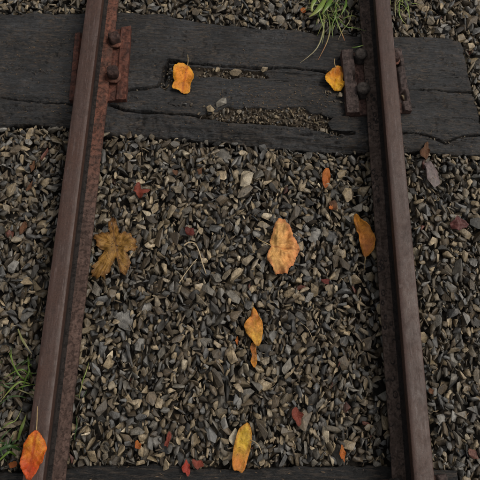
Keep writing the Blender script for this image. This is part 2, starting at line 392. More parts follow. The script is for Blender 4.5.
yf = curve_y(FRONT, XX)+fbm(XX*20, XX*0+2, 42)*.008+fbm(XX*110, XX*0+1, 45)*.002
YY = yf*(1-T[:, None])+yb*T[:, None]
ZZ = sleeper_height(XX, YY)
edge = np.minimum(YY-yf, yb-YY); endd = XX[:, -1:]-XX
ZZ = ZZ-.009*np.exp(-np.clip(YY-yf, 0, 1)/.007)-.005*np.exp(-(yb-YY)/.005)-.004*np.exp(-endd/.004)
V, F, FS = field_mesh(XX, YY, ZZ, -.06)
cen = V[F].mean(1)
rx, ry = zip(*sorted(RIDGE_TOP)); ridge = cen[:, 1] < np.interp(cen[:, 0], rx, ry)
plank = in_poly(cen[:, 0], cen[:, 1], P2([(166, 64), (200, 68), (262, 70), (345, 75), (352, 100), (338, 128), (300, 124), (225, 121), (160, 112), (158, 88)])) & ~ridge
SL = Matrix.Translation(-sleeper.location)
def sub_obj(name, Vv, Ff, mat, parent, sharp=False):
    me = submesh(name, Vv, Ff); me.transform(Matrix.Translation(-parent.location)); me.set_sharp_from_angle(angle=R_(38)) if sharp else None; return link(name, me, mat, parent)
dirt = (in_poly(cen[:, 0], cen[:, 1], GROOVE) | in_poly(cen[:, 0], cen[:, 1], ERODE)) & (cen[:, 2] < -.006)
ridge &= ~dirt; plank &= ~dirt
tag(sub_obj('dirt_filling', V, F[dirt], M_dirt, sleeper), 'brown dirt packed into the rotten groove and crack')
sub_obj('timber', V, F[~ridge & ~plank & ~dirt], M_wood, sleeper)
tag(sub_obj('split_plank', V, F[plank], M_wood, sleeper), 'split plank between the long crack and the grit filled groove')
tag(sub_obj('timber_edge', V, np.concatenate([F[ridge], FS]), M_wood_edge, sleeper), 'rough rotten front edge of the sleeper')

# second sleeper at the bottom of the photograph
sleeper2 = tag(empty('sleeper', (0, -.2, 0)), 'dark wet timber sleeper along the bottom edge of the photo', 'sleeper', 'timber sleepers')
BACK2 = [(-100, 472), (0, 473), (60, 470), (90, 467), (150, 466), (200, 469), (240, 470), (300, 467), (390, 467), (440, 470), (470, 472)]
U = np.linspace(-.70, .50, 340); T = np.linspace(0, 1, 90)
X2 = np.repeat(U[None, :], 90, 0); yb2 = curve_y(BACK2, X2)+fbm(X2*24, X2*0+1, 61)*.006+fbm(X2*120, X2*0+1, 62)*.002
yf2 = np.full_like(yb2, -.36); Y2 = yf2*(1-T[:, None])+yb2*T[:, None]
Z2 = -.004+fbm(X2*7, Y2*7, 25)*.004+fbm(X2*9, Y2*95, 29, 4)*.0036+fbm(X2*40, Y2*160, 23, 2)*.0012-.007*np.exp(-(yb2-Y2)/.006)
D, Tt, S = poly_dist(X2, Y2, [(-.3, -.10), (0, -.093), (.3, -.10)]); Z2 -= .015*np.clip(1-(D/.004)**2, 0, 1)
V, F, FS = field_mesh(X2, Y2, Z2, -.06)
sub_obj('timber', V, np.concatenate([F, FS]), M_wood_wet, sleeper2)

# wood splinters beside the right plate
def splinter(px, z, h, label, seed):
    pts = P2(px, z); n = len(pts); cx = sum(p[0] for p in pts)/n; cy = sum(p[1] for p in pts)/n
    rr = random.Random(seed); vs = []; fs = []
    # outline is resampled; rings: bottom, top edge, inset top
    ring = []
    for i in range(n):
        a, b = pts[i], pts[(i+1) % n]
        for k in range(4):
            t = k/4; ring.append((a[0]*(1-t)+b[0]*t+rr.uniform(-.0007, .0007), a[1]*(1-t)+b[1]*t+rr.uniform(-.0007, .0007)))
    m = len(ring)
    for s, zz in ((1.02, z-h), (1.0, z-.002), (.88, z), (.5, z+.0015)):
        for (x, y) in ring: vs.append((cx+(x-cx)*s, cy+(y-cy)*s, zz+rr.uniform(-.0007, .0007)))
    for r in range(3):
        for i in range(m): fs.append((r*m+i, r*m+(i+1) % m, (r+1)*m+(i+1) % m, (r+1)*m+i))
    vs.append((cx, cy, z+.002)); 
    for i in range(m): fs.append((3*m+i, 3*m+(i+1) % m, 4*m))
    me = mesh('splinter', vs, fs); me.transform(SL)
    return tag(link('splinter', me, M_wood, sleeper), label)
splinter([(328, 122), (334, 117), (346, 115), (358, 118), (363, 124), (358, 130), (342, 131), (331, 129)], .006, .02, 'rounded loose wood chip below the right tie plate', 3)
splinter([(321, 110), (326, 107), (343, 107), (346, 112), (343, 117), (330, 117), (322, 114)], .004, .02, 'small wood chip left of the right tie plate', 4)

# ------------------------------------------------------------------ rails
G2 = .395
def rail(sign, name_label, mfoot):
    # closed profile: (x, z, part)  starting bottom left, counter-clockwise; part of the segment that starts there
    hw, fwid, H, z0 = .021, .044, .086, .012
    half = [(fwid, .0), (fwid, .0060), (fwid-.0015, .0078), (.030, .0092), (.0165, .0108), (.0088, .0135), (.0062, .0190),
            (.0058, .0440), (.0070, .0560), (.0120, .0600), (.0195, .0620), (hw-.0008, .0640), (hw, .0830), (hw-.0005, .0850), (hw-.0016, .0859), (.010, .0863), (0, .0864)]
    pr = [(x, z) for x, z in half]; prof = pr+[(-x, z) for x, z in reversed(pr[:-1])]
    def part(i):
        n = len(prof)-1; j = min(i, n-1-i)
        return 0 if j < 4 else (1 if j < 9 else 2)  # web part takes in the foot fillet, widening the painted shade band
    ys = np.arange(-.62, 2.0, .004); npf = len(prof)
    PX = np.array([p[0] for p in prof]); PZ = np.array([p[1] for p in prof])
    X = PX[None, :]+0*ys[:, None]; Z = PZ[None, :]+0*ys[:, None]; Y = ys[:, None]+0*X
    k = np.arange(npf)[None, :]
    amp = np.where((k < 4) | (k > npf-5), .0012, np.where((k < 11) | (k > npf-12), .0004, .00008))
    X = X+fbm(Y*60, k*.35+sign*40, 77, 4)*amp*.8; Z = Z+fbm(Y*44, k*.5+sign*30, 78, 4)*amp*.6
    # edge nibbles of the corroded foot
    nib = np.clip(fbm(Y*50, k*0+sign*9, 80, 4)-.25, 0, 1)*.0045*((k < 3) | (k > npf-4))
    X = X-np.sign(PX)[None, :]*nib
    V = np.stack([X+sign*G2, Y, Z+z0], -1).reshape(-1, 3); I = np.arange(len(ys)*npf).reshape(len(ys), npf)
    root = tag(empty('rail', (sign*G2, .6, .012)), name_label, 'rail', 'pair of rusty track rails')
    parts = {0: [], 1: [], 2: []}
    for i in range(npf-1):
        parts[part(i)].append(np.stack([I[:-1, i], I[1:, i], I[1:, i+1], I[:-1, i+1]], -1))
    parts[0].append(np.stack([I[:-1, -1], I[1:, -1], I[1:, 0], I[:-1, 0]], -1))
    n2 = npf-2; side_seg = np.array([min(i, n2-i) < 12 for i in range(npf-1) if part(i) == 2])
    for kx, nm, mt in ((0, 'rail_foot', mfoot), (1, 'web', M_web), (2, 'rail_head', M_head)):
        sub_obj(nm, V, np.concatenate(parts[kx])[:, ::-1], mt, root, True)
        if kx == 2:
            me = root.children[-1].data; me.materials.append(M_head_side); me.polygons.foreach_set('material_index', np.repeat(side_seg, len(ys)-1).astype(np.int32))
    return root
rail_l = rail(-1, 'left rusty steel rail with reddish foot and the orange leaf on its top', M_foot_l)
rail_r = rail(1, 'right rusty steel rail with blistered dark foot and two round bolts', M_foot_r)

# ------------------------------------------------------------------ tie plates
def tie_plate(label, TL, TR, BR, BL, ribs, holes, mbase, mrib, seed, loc_like=None):
    c = [np.array(at(*p, .016)) for p in (TL, TR, BR, BL)]
    n = 90; s = np.linspace(0, 1, n)[None, :]; t = np.linspace(0, 1, n)[:, None]
    X = (1-t)*((1-s)*c[3][0]+s*c[2][0])+t*((1-s)*c[0][0]+s*c[1][0])
    Y = (1-t)*((1-s)*c[3][1]+s*c[2][1])+t*((1-s)*c[0][1]+s*c[1][1])
    S = s+0*t; TT = t+0*s
    X = X+fbm(X*50, Y*50, seed+4)*.0012*(abs(S-.5) > .49); Y = Y+fbm(X*50, Y*50, seed+5)*.0014*(abs(TT-.5) > .49)
    Z = .0105+fbm(X*60, Y*60, seed)*.0006
    rib = np.zeros(Z.shape)
    for s0, s1, hh in ribs:
        rr = np.clip((S-s0)/.03, 0, 1)*np.clip((s1-S)/.03, 0, 1)
        if s0 <= 0: rr = np.clip((s1-S)/.03, 0, 1)
        if s1 >= 1: rr = np.clip((S-s0)/.03, 0, 1)
        Z = Z+rr*hh; rib = np.maximum(rib, (rr > .01))
    Z = Z+rib*(fbm(X*90, Y*45, seed+2, 4)*.0040)+fbm(X*140, Y*140, seed+8, 3)*.0010
    for hs, ht, ws, wt in holes:
        m = (abs(S-hs) < ws) & (abs(TT-ht) < wt); Z = np.where(m, .002, Z)
    Z = Z-.0015*np.exp(-np.minimum(np.minimum(S, 1-S), np.minimum(TT, 1-TT))/.02)
    V, F, FS = field_mesh(X, Y, Z, -.001)
    V[n*n:, 1] = V[np.tile(np.concatenate([np.arange(n), np.arange(n-1)*n+2*n-1, np.arange(n*n-2, n*n-n-1, -1), (np.arange(n-2, 0, -1))*n]), 3), 1]
    ribid = np.zeros(Z.shape)
    for q_, (s0, s1, hh) in enumerate(ribs): ribid = np.where((S > s0-.001) & (S < s1+.001), q_+1, ribid)
    root = tag(empty('tie_plate', ((c[0]+c[1]+c[2]+c[3])/4)[:2].tolist()+[0]), label, 'tie plate', 'rusty tie plates under the rails')
    m = rib.ravel()[F].min(1) > 0
    sub_obj('base_plate', V, np.concatenate([F[~m], FS]), mbase, root); [sub_obj('shoulder', V, F[m & (ribid.ravel()[F].max(1) == q_+1)], mrib, root) for q_ in range(len(ribs))]
    return root
tp_l = tie_plate('bright rust red iron plate under the left rail on the cracked sleeper', (75, 33), (131, 26), (126, 99), (69, 100),
                 [(0, .12, .007), (.80, 1, .007)], [], M_plate_red, M_plate_red, 5)
tp_r = tie_plate('dark brown iron plate with square holes under the right rail beside the yellow leaf', (341, 52), (401, 48), (412, 111), (347, 114),
                 [(0, .21, .016), (.86, 1, .010)], [(.19, .55, .055, .085), (.885, .79, .05, .10), (.885, .24, .05, .085)], M_plate_brown, M_plate_dark, 9)
for ch in tp_r.children:
    if ch.name.startswith('shoulder'): pass
# plates on the lower sleeper: copies of the plate and of its parts
def copy_tree(o, parent=None, loc=None):
    c = o.copy(); C.objects.link(c); c.parent = parent
    if loc is not None: c.location = loc
    for ch in list(o.children): copy_tree(ch, c)
    return c
dR = at(437, 470, .016)-at(398, 49, .016)
c_ = copy_tree(tp_r, None, (tp_r.location.x+.010, at(400, 486, 0).y-.085, -.003)); c_['label'] = 'reddish iron plate under the right rail at the bottom edge of the photo'
if 0: c_ = copy_tree(tp_l, None, (tp_l.location.x-.004, at(50, 469, 0).y-.085, -.001)); c_['label'] = 'rusty iron plate under the left rail at the bottom edge, below the orange leaf'

# ------------------------------------------------------------------ spikes (bolt heads)
def rough_solid(bm, amp, seed, freq=90):
    for v in bm.verts:
        n = v.co.copy(); d = vnoise(np.array([n.x*freq+seed*3.3]), np.array([n.y*freq+n.z*freq*1.7]), seed)[0]-.5
        l = n.length or 1; v.co += n/l*d*2*amp
def lathe(prof, seg=28, sq=0.0):
    bm = bmesh.new(); rings = []
    for r, z in prof:
        ring = []
        for i in range(seg):
            a = 2*math.pi*i/seg; k = 1.0
            if sq:
                m = max(abs(math.cos(a)), abs(math.sin(a))); k = (1-sq)+sq*min(1/m, 1.27)*.93
            ring.append(bm.verts.new((r*k*math.cos(a), r*k*math.sin(a), z)))
        rings.append(ring)
    for a, b in zip(rings, rings[1:]):
        for i in range(seg): bm.faces.new((a[i], a[(i+1) % seg], b[(i+1) % seg], b[i]))
    bm.faces.new(rings[-1]); bm.faces.new(rings[0][::-1]); return bm
def bolt(px, ztop, r, kind, label, mat, rot=0, tilt=(0, 0), seed=1):
    p = at(px[0], px[1], ztop); root = tag(empty('bolt', (p.x, p.y, .010)), label, 'bolt', 'rail fixing bolts')
    if kind == 'dome':
        h = .016; zt = ztop-.010
        prof = [(r*.80, zt-.008), (r*.97, zt-.0065), (r, zt-.004), (r*.98, zt-.0015), (r*.90, zt+.0010), (r*.74, zt+.0035), (r*.48, zt+.0055), (r*.18, zt+.0064)]
        sq = .0
    else:
        zt = ztop-.010
        prof = [(r*.95, zt-.020), (r*1.02, zt-.016), (r*1.0, zt-.004), (r*.92, zt-.0015), (r*.80, zt), (r*.5, zt+.0008), (r*.2, zt+.001)]
        sq = .8
    bm = lathe(prof, 32, sq); rough_solid(bm, .0024 if kind != 'dome' else .0008, seed, 140)
    me = bpy.data.meshes.new('bolt_head'); bm.to_mesh(me); bm.free(); me.shade_smooth(); me.set_sharp_from_angle(angle=R_(42))
    o = link('bolt_head', me, mat, root); o.rotation_euler = (tilt[0], tilt[1], rot)
    z1 = prof[0][1]
    bm = lathe([(r*1.0, -.004), (r*1.0, .006), (r*.78, .010), (r*.72, z1+.003)], 24, 0); rough_solid(bm, .0008, seed+5)
    me = bpy.data.meshes.new('shank'); bm.to_mesh(me); bm.free(); me.shade_smooth()
    link('shank', me, mat, root)
    if kind == 'square':
        bm = lathe([(r*1.25, .006), (r*1.32, .009), (r*1.28, .0125), (r*.8, .014)], 26, .15); rough_solid(bm, .0022, seed+9, 120)
        me = bpy.data.meshes.new('washer'); bm.to_mesh(me); bm.free(); me.shade_smooth(); link('washer', me, M_foot_l, root)
    return root
bolt((361.5, 53), .040, .0178, 'dome', 'upper of the two round domed bolts beside the right rail', M_spike_dark, seed=2)
bolt((363.8, 87.5), .040, .0190, 'dome', 'lower of the two round domed bolts beside the right rail', M_spike_dark, seed=3)
bolt((113, 36), .042, .0165, 'square', 'upper knobbly rusted bolt on the foot of the left rail', M_spike_red, rot=.5, tilt=(-.1, .12), seed=4)
bolt((111.5, 70), .048, .0165, 'square', 'lower block shaped rusted bolt on the foot of the left rail', M_spike_red, rot=.12, tilt=(-.05, .05), seed=5)
bolt((396, 55), .040, .0125, 'square', 'angular bolt mostly hidden behind the outer side of the right rail', M_spike_red, rot=.3, seed=6)
bolt((398.5, 485), .040, .0150, 'dome', 'bolt beside the right rail at the bottom edge of the photo', M_spike_dark, seed=7)

# ------------------------------------------------------------------ ballast: stones dropped one by one on a height map
CELL = .002; X0, X1, Y0, Y1 = -1.0, 1.0, -.30, 1.56
NX, NY = int((X1-X0)/CELL), int((Y1-Y0)/CELL)
gx = X0+(np.arange(NX)+.5)*CELL; gy = Y0+(np.arange(NY)+.5)*CELL
GX, GY = np.meshgrid(gx, gy)
Hm = np.full((NY, NX), -.046)
sl1 = in_main_sleeper(GX, GY); sl2 = (GY < curve_y(BACK2, GX)) & (GX < .505) & (GX > -.705)
near = (GY > .70) & (GY < 1.26)
SH = np.zeros_like(Hm); rows = np.where(near.any(1))[0]; r0, r1 = rows[0], rows[-1]+1
SH[r0:r1] = sleeper_height(GX[r0:r1], GY[r0:r1])
Hm[sl1] = SH[sl1]; Hm[sl2] = 0.0
foot = (abs(abs(GX)-G2) < .046)
target = -.0085+fbm(GX*5, GY*5, 91)*.006
target -= .009*np.exp(-np.clip(curve_y(FRONT, GX)-GY, 0, 9)/.022)*(GY < curve_y(FRONT, GX)) + .004*np.exp(-np.clip(GY-curve_y(BACK, GX), 0, 9)/.012)*(GY > curve_y(BACK, GX))
target -= .015*np.exp(-np.clip((G2-.046)-abs(GX), 0, 9)/.016)*(abs(GX) < G2-.046)
target -= .006*np.exp(-np.clip(GY-curve_y(BACK2, GX), 0, 9)/.015)
target -= .010*((abs(GX) > G2+.046) & (abs(GX) < G2+.070))
target[sl1 | sl2] = -.2
ID = np.full((NY, NX), -1, np.int32)
# stone templates: chipped convex shards with bevelled edges
templates = []
def make_template(i):
    bm = bmesh.new(); r = random.Random(100+i); boxy = r.uniform(.25, .85)
    for k in range(r.randint(9, 15)):
        v = Vector((r.gauss(0, 1), r.gauss(0, 1), r.gauss(0, 1))).normalized()
        m = max(abs(v.x), abs(v.y), abs(v.z)); v = v/(m**boxy)*r.uniform(.88, 1.12)
        v.x *= r.uniform(.9, 1.1)
        bm.verts.new(v)
    res = bmesh.ops.convex_hull(bm, input=bm.verts)
    bmesh.ops.delete(bm, geom=[g for g in res['geom_interior'] if isinstance(g, bmesh.types.BMVert)], context='VERTS')
    bmesh.ops.dissolve_limit(bm, angle_limit=R_(14), verts=bm.verts, edges=bm.edges)
    bmesh.ops.bevel(bm, geom=list(bm.edges), offset=r.uniform(.025, .065), segments=1, affect='EDGES', clamp_overlap=True)
    bmesh.ops.triangulate(bm, faces=bm.faces)
    bmesh.ops.recalc_face_normals(bm, faces=bm.faces)
    me = bpy.data.meshes.new('stone'); bm.to_mesh(me); bm.free(); me.materials.append(M_stone)
    V = np.array([v.co for v in me.vertices]); F = np.array([p.vertices for p in me.polygons])
    return me, V, F
for i in range(70): templates.append(make_template(i))
def variant(a, b, c, tilt, yaw=None):
    ti = random.randrange(len(templates))
    if yaw is None:
        yaw = random.gauss(math.pi/2, .55) if random.random() < .62 else random.uniform(0, math.pi)
    R = np.array((Matrix.Rotation(yaw, 3, 'Z')@Matrix.Rotation(random.gauss(0, tilt*.6), 3, 'Y')@Matrix.Rotation(random.gauss(0, tilt*1.5), 3, 'X')))
    S = R@np.diag([a*a, b*b, c*c])@R.T
    Sx = S[:2, :2]; Si = np.linalg.inv(Sx); k = S[2, :2]@Si; cz = max(S[2, 2]-k@S[:2, 1*0:2].T[:, 2] if False else S[2, 2]-k@S[:2, 2], 1e-8)
    ex, ey = math.sqrt(S[0, 0]), math.sqrt(S[1, 1]); nxp, nyp = int(ex/CELL)+1, int(ey/CELL)+1
    xx = np.arange(-nxp, nxp+1)*CELL; yy = np.arange(-nyp, nyp+1)*CELL; PX_, PY_ = np.meshgrid(xx, yy)
    qd = 1-(Si[0, 0]*PX_**2+2*Si[0, 1]*PX_*PY_+Si[1, 1]*PY_**2); ok = qd > .02
    lin = k[0]*PX_+k[1]*PY_; hh = np.sqrt(np.clip(qd, 0, 1)*cz)
    bot = np.where(ok, lin-hh, 9.); top = np.where(ok, lin+hh, -9.)
    return dict(ti=ti, R=R, S=(a, b, c), nx=nxp, ny=nyp, bot=bot, top=top, zt=math.sqrt(S[2, 2]), ok=ok)
def rand_variant(med, sig=.30, lo=.004, hi=.022, tilt=.5):
    a = min(max(random.lognormvariate(math.log(med), sig), lo), hi)
    b = a*random.uniform(.42, .80); c = a*random.uniform(.18, .42)
    return variant(a, b, max(c, .0022), tilt)
stones = []      # (variant, x, y, z, tint)
def rtint():
    return (random.random()*.98 if random.random() > .003 else .988, random.random(), random.random())
def drop(v, ix, iy, commit=True):
    a, b, c, d = iy-v['ny'], iy+v['ny']+1, ix-v['nx'], ix+v['nx']+1
    if a < 0 or c < 0 or b > NY or d > NX: return None
    return float((Hm[a:b, c:d]-v['bot']).max())-.0012
def commit(v, ix, iy, z, tint):
    a, b, c, d = iy-v['ny'], iy+v['ny']+1, ix-v['nx'], ix+v['nx']+1
    top = v['top']+z; m = top > Hm[a:b, c:d]
    Hm[a:b, c:d][m] = top[m]; ID[a:b, c:d][m] = len(stones)
    stones.append((v, X0+(ix+.5)*CELL, Y0+(iy+.5)*CELL, z, tint))
big = [rand_variant(.0162, .34, .006, .027, .62) for _ in range(900)]
small = [rand_variant(.0085, .30, .004, .013, .8) for _ in range(500)]
# distinctive stones first thought of, placed last (see below)
def fill(variants, n, cand, margin, relief):
    placed = 0
    ixs = rng.integers(14, NX-14, (n, cand)); iys = rng.integers(14, NY-14, (n, cand))
    for i in range(n):
        hx, hy = ixs[i], iys[i]; gap = target[hy, hx]-Hm[hy, hx]; k = int(gap.argmax())
        if gap[k] < relief: continue
        ix, iy = int(hx[k]), int(hy[k]); best = None
        for _ in range(3):
            v = variants[random.randrange(len(variants))]; z = drop(v, ix, iy)
            if z is None: continue
            if best is None or z+v['zt']*.5 < best[0]: best = (z+v['zt']*.5, v, z)
        if best is None: continue
        _, v, z = best; tgt = target[iy, ix]
        if tgt < -.1: continue
        if z+v['zt']*.8 > tgt+margin: continue
        a, b, c, d = iy-v['ny'], iy+v['ny']+1, ix-v['nx'], ix+v['nx']+1
        if z+v['zt'] > .009 and (foot[a:b, c:d] & v['ok']).any(): continue
        if (sl1[a:b, c:d] & v['ok']).any() and random.random() < .75: continue
        commit(v, ix, iy, z, rtint()); placed += 1
    return placed
p1 = fill(big, 44000, 5, .013, .003)
p2 = fill(small, 26000, 6, .006, .0035)
# hand-placed larger stones the photograph shows: px, py, semi axes, yaw deg (0 = along x), tint, brightness
SPECIAL = [(432, 176, .038, .018, .006, 96, .998, .6, 'large flat purple brown slate right of the right rail'), (171, 212, .020, .010, .007, 60, .89, .5, None), (232, 355, .021, .013, .009, 110, .80, .8, None), (205, 342, .016, .010, .008, 80, .40, .9, None), (108, 362, .019, .013, .009, 60, .82, .8, None),
           (159, 405, .018, .009, .008, 85, .90, .8, None), (12, 190, .020, .012, .007, 60, .88, .4, None), (16, 268, .018, .014, .008, 50, .70, .9, None), (27, 282, .016, .014, .010, 20, .88, .7, None),
           (96, 288, .022, .012, .008, 100, .40, .95, None), (272, 228, .015, .012, .010, 30, .0, .6, None), (294, 216, .026, .010, .007, 70, .2, .6, None), (343, 172, .018, .011, .009, 50, .80, .7, None),
           (347, 195, .018, .014, .008, 80, .80, .9, None), (208, 292, .020, .011, .008, -45, .40, .9, None), (200, 300, .020, .009, .008, -50, .60, .9, None), (160, 285, .020, .010, .010, 90, .5, .5, None),
           (140, 345, .016, .011, .009, 60, .72, .7, None), (165, 465, .017, .011, .008, 80, .91, .8, None), (176, 190, .014, .010, .010, 0, .60, .6, None), (245, 192, .024, .012, .008, 40, .6, .2, None),
           (258, 175, .016, .013, .009, 30, .4, .5, None), (130, 355, .028, .008, .008, 110, .15, .5, None), (15, 150, .018, .012, .010, 60, .5, .6, None), (20, 172, .016, .012, .009, 40, .82, .6, None),
           (465, 318, .018, .012, .010, -60, .70, .9, None), (440, 10, .016, .010, .008, 80, .88, .9, None), (430, 22, .014, .010, .008, 90, .6, .8, None), (456, 438, .016, .010, .008, 100, .4, .9, None),
           (370, 385, .020, .009, .007, 95, .38, .5, None), (262, 428, .026, .010, .009, 115, .2, .7, None), (275, 402, .018, .010, .009, 80, .5, .6, None), (216, 378, .024, .012, .009, 120, .2, .5, None),
           (235, 175, .012, .009, .008, 70, .9, .6, None), (165, 182, .016, .008, .009, 60, .97, .5, None), (302, 188, .012, .010, .008, 40, .9, .5, None), (452, 380, .016, .010, .008, 60, .4, .8, None)]
spec_label = {}
for (px, py, a, b, c, yaw, tn, br, lab) in SPECIAL:
    p = at(px, py, -.003); ix, iy = int((p.x-X0)/CELL), int((p.y-Y0)/CELL)
    v = variant(a, b, c, .05 if lab else .18, R_(yaw)); z = drop(v, ix, iy)
    if z is None: continue
    z = min(z, .004)
    aa, bb, cc, dd = iy-v['ny'], iy+v['ny']+1, ix-v['nx'], ix+v['nx']+1
    med = float(np.median((Hm[aa:bb, cc:dd])[v['ok']])); z = med+v['zt']*(1.5 if lab else .55)
    if lab: spec_label[len(stones)] = lab
    commit(v, ix, iy, z, (tn, br, .5))
n_ballast = len(stones)
print('stones placed', p1, p2)
# grit in the groove, the crack and the notch of the sleeper
grit = [rand_variant(.0048, .30, .0025, .010, .7) for _ in range(200)]
def fill_zone(poly, n, top, variants, seed=0):
    xs = [p[0] for p in poly]; ysl = [p[1] for p in poly]
    for _ in range(n):
        x, y = random.uniform(min(xs), max(xs)), random.uniform(min(ysl), max(ysl))
        if not in_poly(np.array([x]), np.array([y]), poly)[0]: continue
        ix, iy = int((x-X0)/CELL), int((y-Y0)/CELL); v = random.choice(variants); z = drop(v, ix, iy)
        if z is None or z+v['zt']*.6 > top: continue
        commit(v, ix, iy, z, (random.choice((.3, .5, .52, .4, .55, .25, .62, .62, .8, .88, .15)), random.random()*.7, random.random()))
grit2 = [rand_variant(.009, .25, .006, .014, .4) for _ in range(40)]
fill_zone(GROOVE, 420, .000, grit); fill_zone(GROOVE, 50, .005, grit2); fill_zone(GROOVE, 500, .001, grit); fill_zone(ERODE, 260, -.006, grit); fill_zone(NOTCH, 50, -.008, grit)
fill_zone(P2([(126, 86), (163, 82), (163, 89), (126, 92)]), 160, -.010, grit)
fill_zone(P2([(322, 92), (345, 88), (348, 104), (330, 104)]), 34, .006, grit)
fill_zone(P2([(170, 100), (215, 104), (222, 116), (190, 114)]), 10, .008, grit)
fill_zone(P2([(430, 137), (480, 132), (480, 142), (436, 144)]), 260, -.004, grit)
n_all = len(stones)
cnt = np.bincount(ID[ID >= 0].ravel(), minlength=n_all)
pos = np.array([[s[1], s[2], s[3]] for s in stones])
ppx, ppy = to_px(pos); inframe = (ppx > 0) & (ppx < 480) & (ppy > 0) & (ppy < 480)
hid = foot[np.clip(((pos[:, 1]-Y0)/CELL).astype(int), 0, NY-1), np.clip(((pos[:, 0]-X0)/CELL).astype(int), 0, NX-1)]
score = np.where(inframe & ~hid & (np.arange(n_all) < n_ballast), cnt, 0)
score[list(spec_label)] += 9999
top300 = set(np.argsort(-score)[:300].tolist())
ballast = tag(link('ballast', mesh('ballast', [(-1.6, -1.0, -.0465), (1.6, -1.0, -.0465), (1.6, 2.2, -.0465), (-1.6, 2.2, -.0465)], [(0, 1, 2, 3)]), M_soil),
              'bed of crushed stone ballast under and between the rails', None, None, 'structure')
Vs, Fs, Ts = [], [], []; off = 0; kept = 0
for i, (v, x, y, z, tint) in enumerate(stones):
    if cnt[i] < 2: continue
    me, TV, TF = templates[v['ti']]
    if i in top300:
        M = Matrix(v['R'].tolist()).to_4x4()@Matrix.Diagonal((*v['S'], 1)); M.translation = (x, y, z)
        o = link('stone', me, None, ballast); o.matrix_local = M; o.color = (*tint, 1)
        if i in spec_label: o['label'] = spec_label[i]
        continue
    Vs.append((TV*np.array(v['S']))@v['R'].T+np.array([x, y, z])); Fs.append(TF+off); off += len(TV); kept += 1
    Ts.append(np.repeat(np.array([[*tint, 1.]]), len(TV), 0))
gme = fast_mesh('gravel', np.concatenate(Vs), np.concatenate(Fs))
a_ = gme.attributes.new('tint', 'FLOAT_COLOR', 'POINT'); a_.data.foreach_set('color', np.concatenate(Ts).astype(np.float32).ravel())
gravel = link('gravel', gme, M_gravel, ballast); gravel['kind'] = 'stuff'
print('gravel stones', kept, 'tris', len(gme.polygons))

def surf(x, y, r=.004):
    ix, iy = int((x-X0)/CELL), int((y-Y0)/CELL); k = max(1, int(r/CELL))
    return float(np.percentile(Hm[max(iy-k, 0):iy+k+1, max(ix-k, 0):ix+k+1], 80))

# stones lying on the sleeper: things of their own
def loose_stone(px, py, a, b, c, yaw, tint, label):
    p = at(px, py, 0); v = variant(a, b, c, .12, R_(yaw)); ix, iy = int((p.x-X0)/CELL), int((p.y-Y0)/CELL); z = drop(v, ix, iy)
    M = Matrix(v['R'].tolist()).to_4x4()@Matrix.Diagonal((*v['S'], 1)); M.translation = (p.x, p.y, z)
    o = link('stone', templates[v['ti']][0]); o.matrix_local = M; o.color = (*tint, 1)
    tag(o, label, 'stone', 'stones lying on the cracked sleeper')
    a_, b_, c_, d_ = iy-v['ny'], iy+v['ny']+1, ix-v['nx'], ix+v['nx']+1
    t = v['top']+z; m = t > Hm[a_:b_, c_:d_]; Hm[a_:b_, c_:d_][m] = t[m]
loose_stone(221, 103, .020, .011, .006, 28, (.40, .9, .5), 'flat grey stone chip on the sleeper, at the left end of the groove')
loose_stone(211, 111, .017, .010, .006, -50, (.80, .8, .8), 'tan pointed stone chip on the sleeper, beside the flat grey one')
loose_stone(217, 71, .013, .009, .007, 75, (.89, .5, .6), 'pale brown stone in the left part of the long sleeper crack')
loose_stone(236, 73, .016, .009, .008, -8, (.79, .4, .6), 'oval brown stone in the middle of the long sleeper crack')
loose_stone(264, 69.5, .0105, .0075, .006, 5, (.89, .6, .6), 'small pale stone at the right part of the long sleeper crack')
loose_stone(403.3, 99, .0075, .0125, .006, 8, (.95, .9, .8), 'pale stone caught in the lower square hole of the right plate')
loose_stone(340, 97, .014, .007, .006, 60, (.60, .9, .8), 'small grey brown chip on the sleeper below the yellow leaf')

# ------------------------------------------------------------------ leaves
def spline_closed(pts, n):
    P = np.array(pts, float); m = len(P); out = []
    for k in range(n):
        u = k*m/n; i = int(u); t = u-i; p0, p1, p2, p3 = P[(i-1) % m], P[i % m], P[(i+1) % m], P[(i+2) % m]
        out.append(.5*((2*p1)+(-p0+p2)*t+(2*p0-5*p1+4*p2-p3)*t*t+(-p0+3*p1-3*p2+p3)*t**3))
    return np.array(out)
def tube(pts, r0, r1, seg=6):
    P = [Vector(p) for p in pts]; vs = []; fs = []
    # resample smooth
    Q = []
    for i in range(len(P)-1):
        p0 = P[max(i-1, 0)]; p1 = P[i]; p2 = P[i+1]; p3 = P[min(i+2, len(P)-1)]
        for k in range(5):
            t = k/5; Q.append(.5*((2*p1)+(-p0+p2)*t+(2*p0-5*p1+4*p2-p3)*t*t+(-p0+3*p1-3*p2+p3)*t**3))
    Q.append(P[-1]); n = len(Q)
    for i, q in enumerate(Q):
        d = (Q[min(i+1, n-1)]-Q[max(i-1, 0)]).normalized(); a = d.orthogonal().normalized(); b = d.cross(a); r = r0+(r1-r0)*i/(n-1)
        for k in range(seg): an = 2*math.pi*k/seg; vs.append(q+(a*math.cos(an)+b*math.sin(an))*r)
    for i in range(n-1):
        for k in range(seg): fs.append((i*seg+k, i*seg+(k+1) % seg, (i+1)*seg+(k+1) % seg, (i+1)*seg+k))
    fs.append(tuple(range(seg))[::-1]); fs.append(tuple((n-1)*seg+k for k in range(seg)))
    return mesh('stem', vs, fs, True)
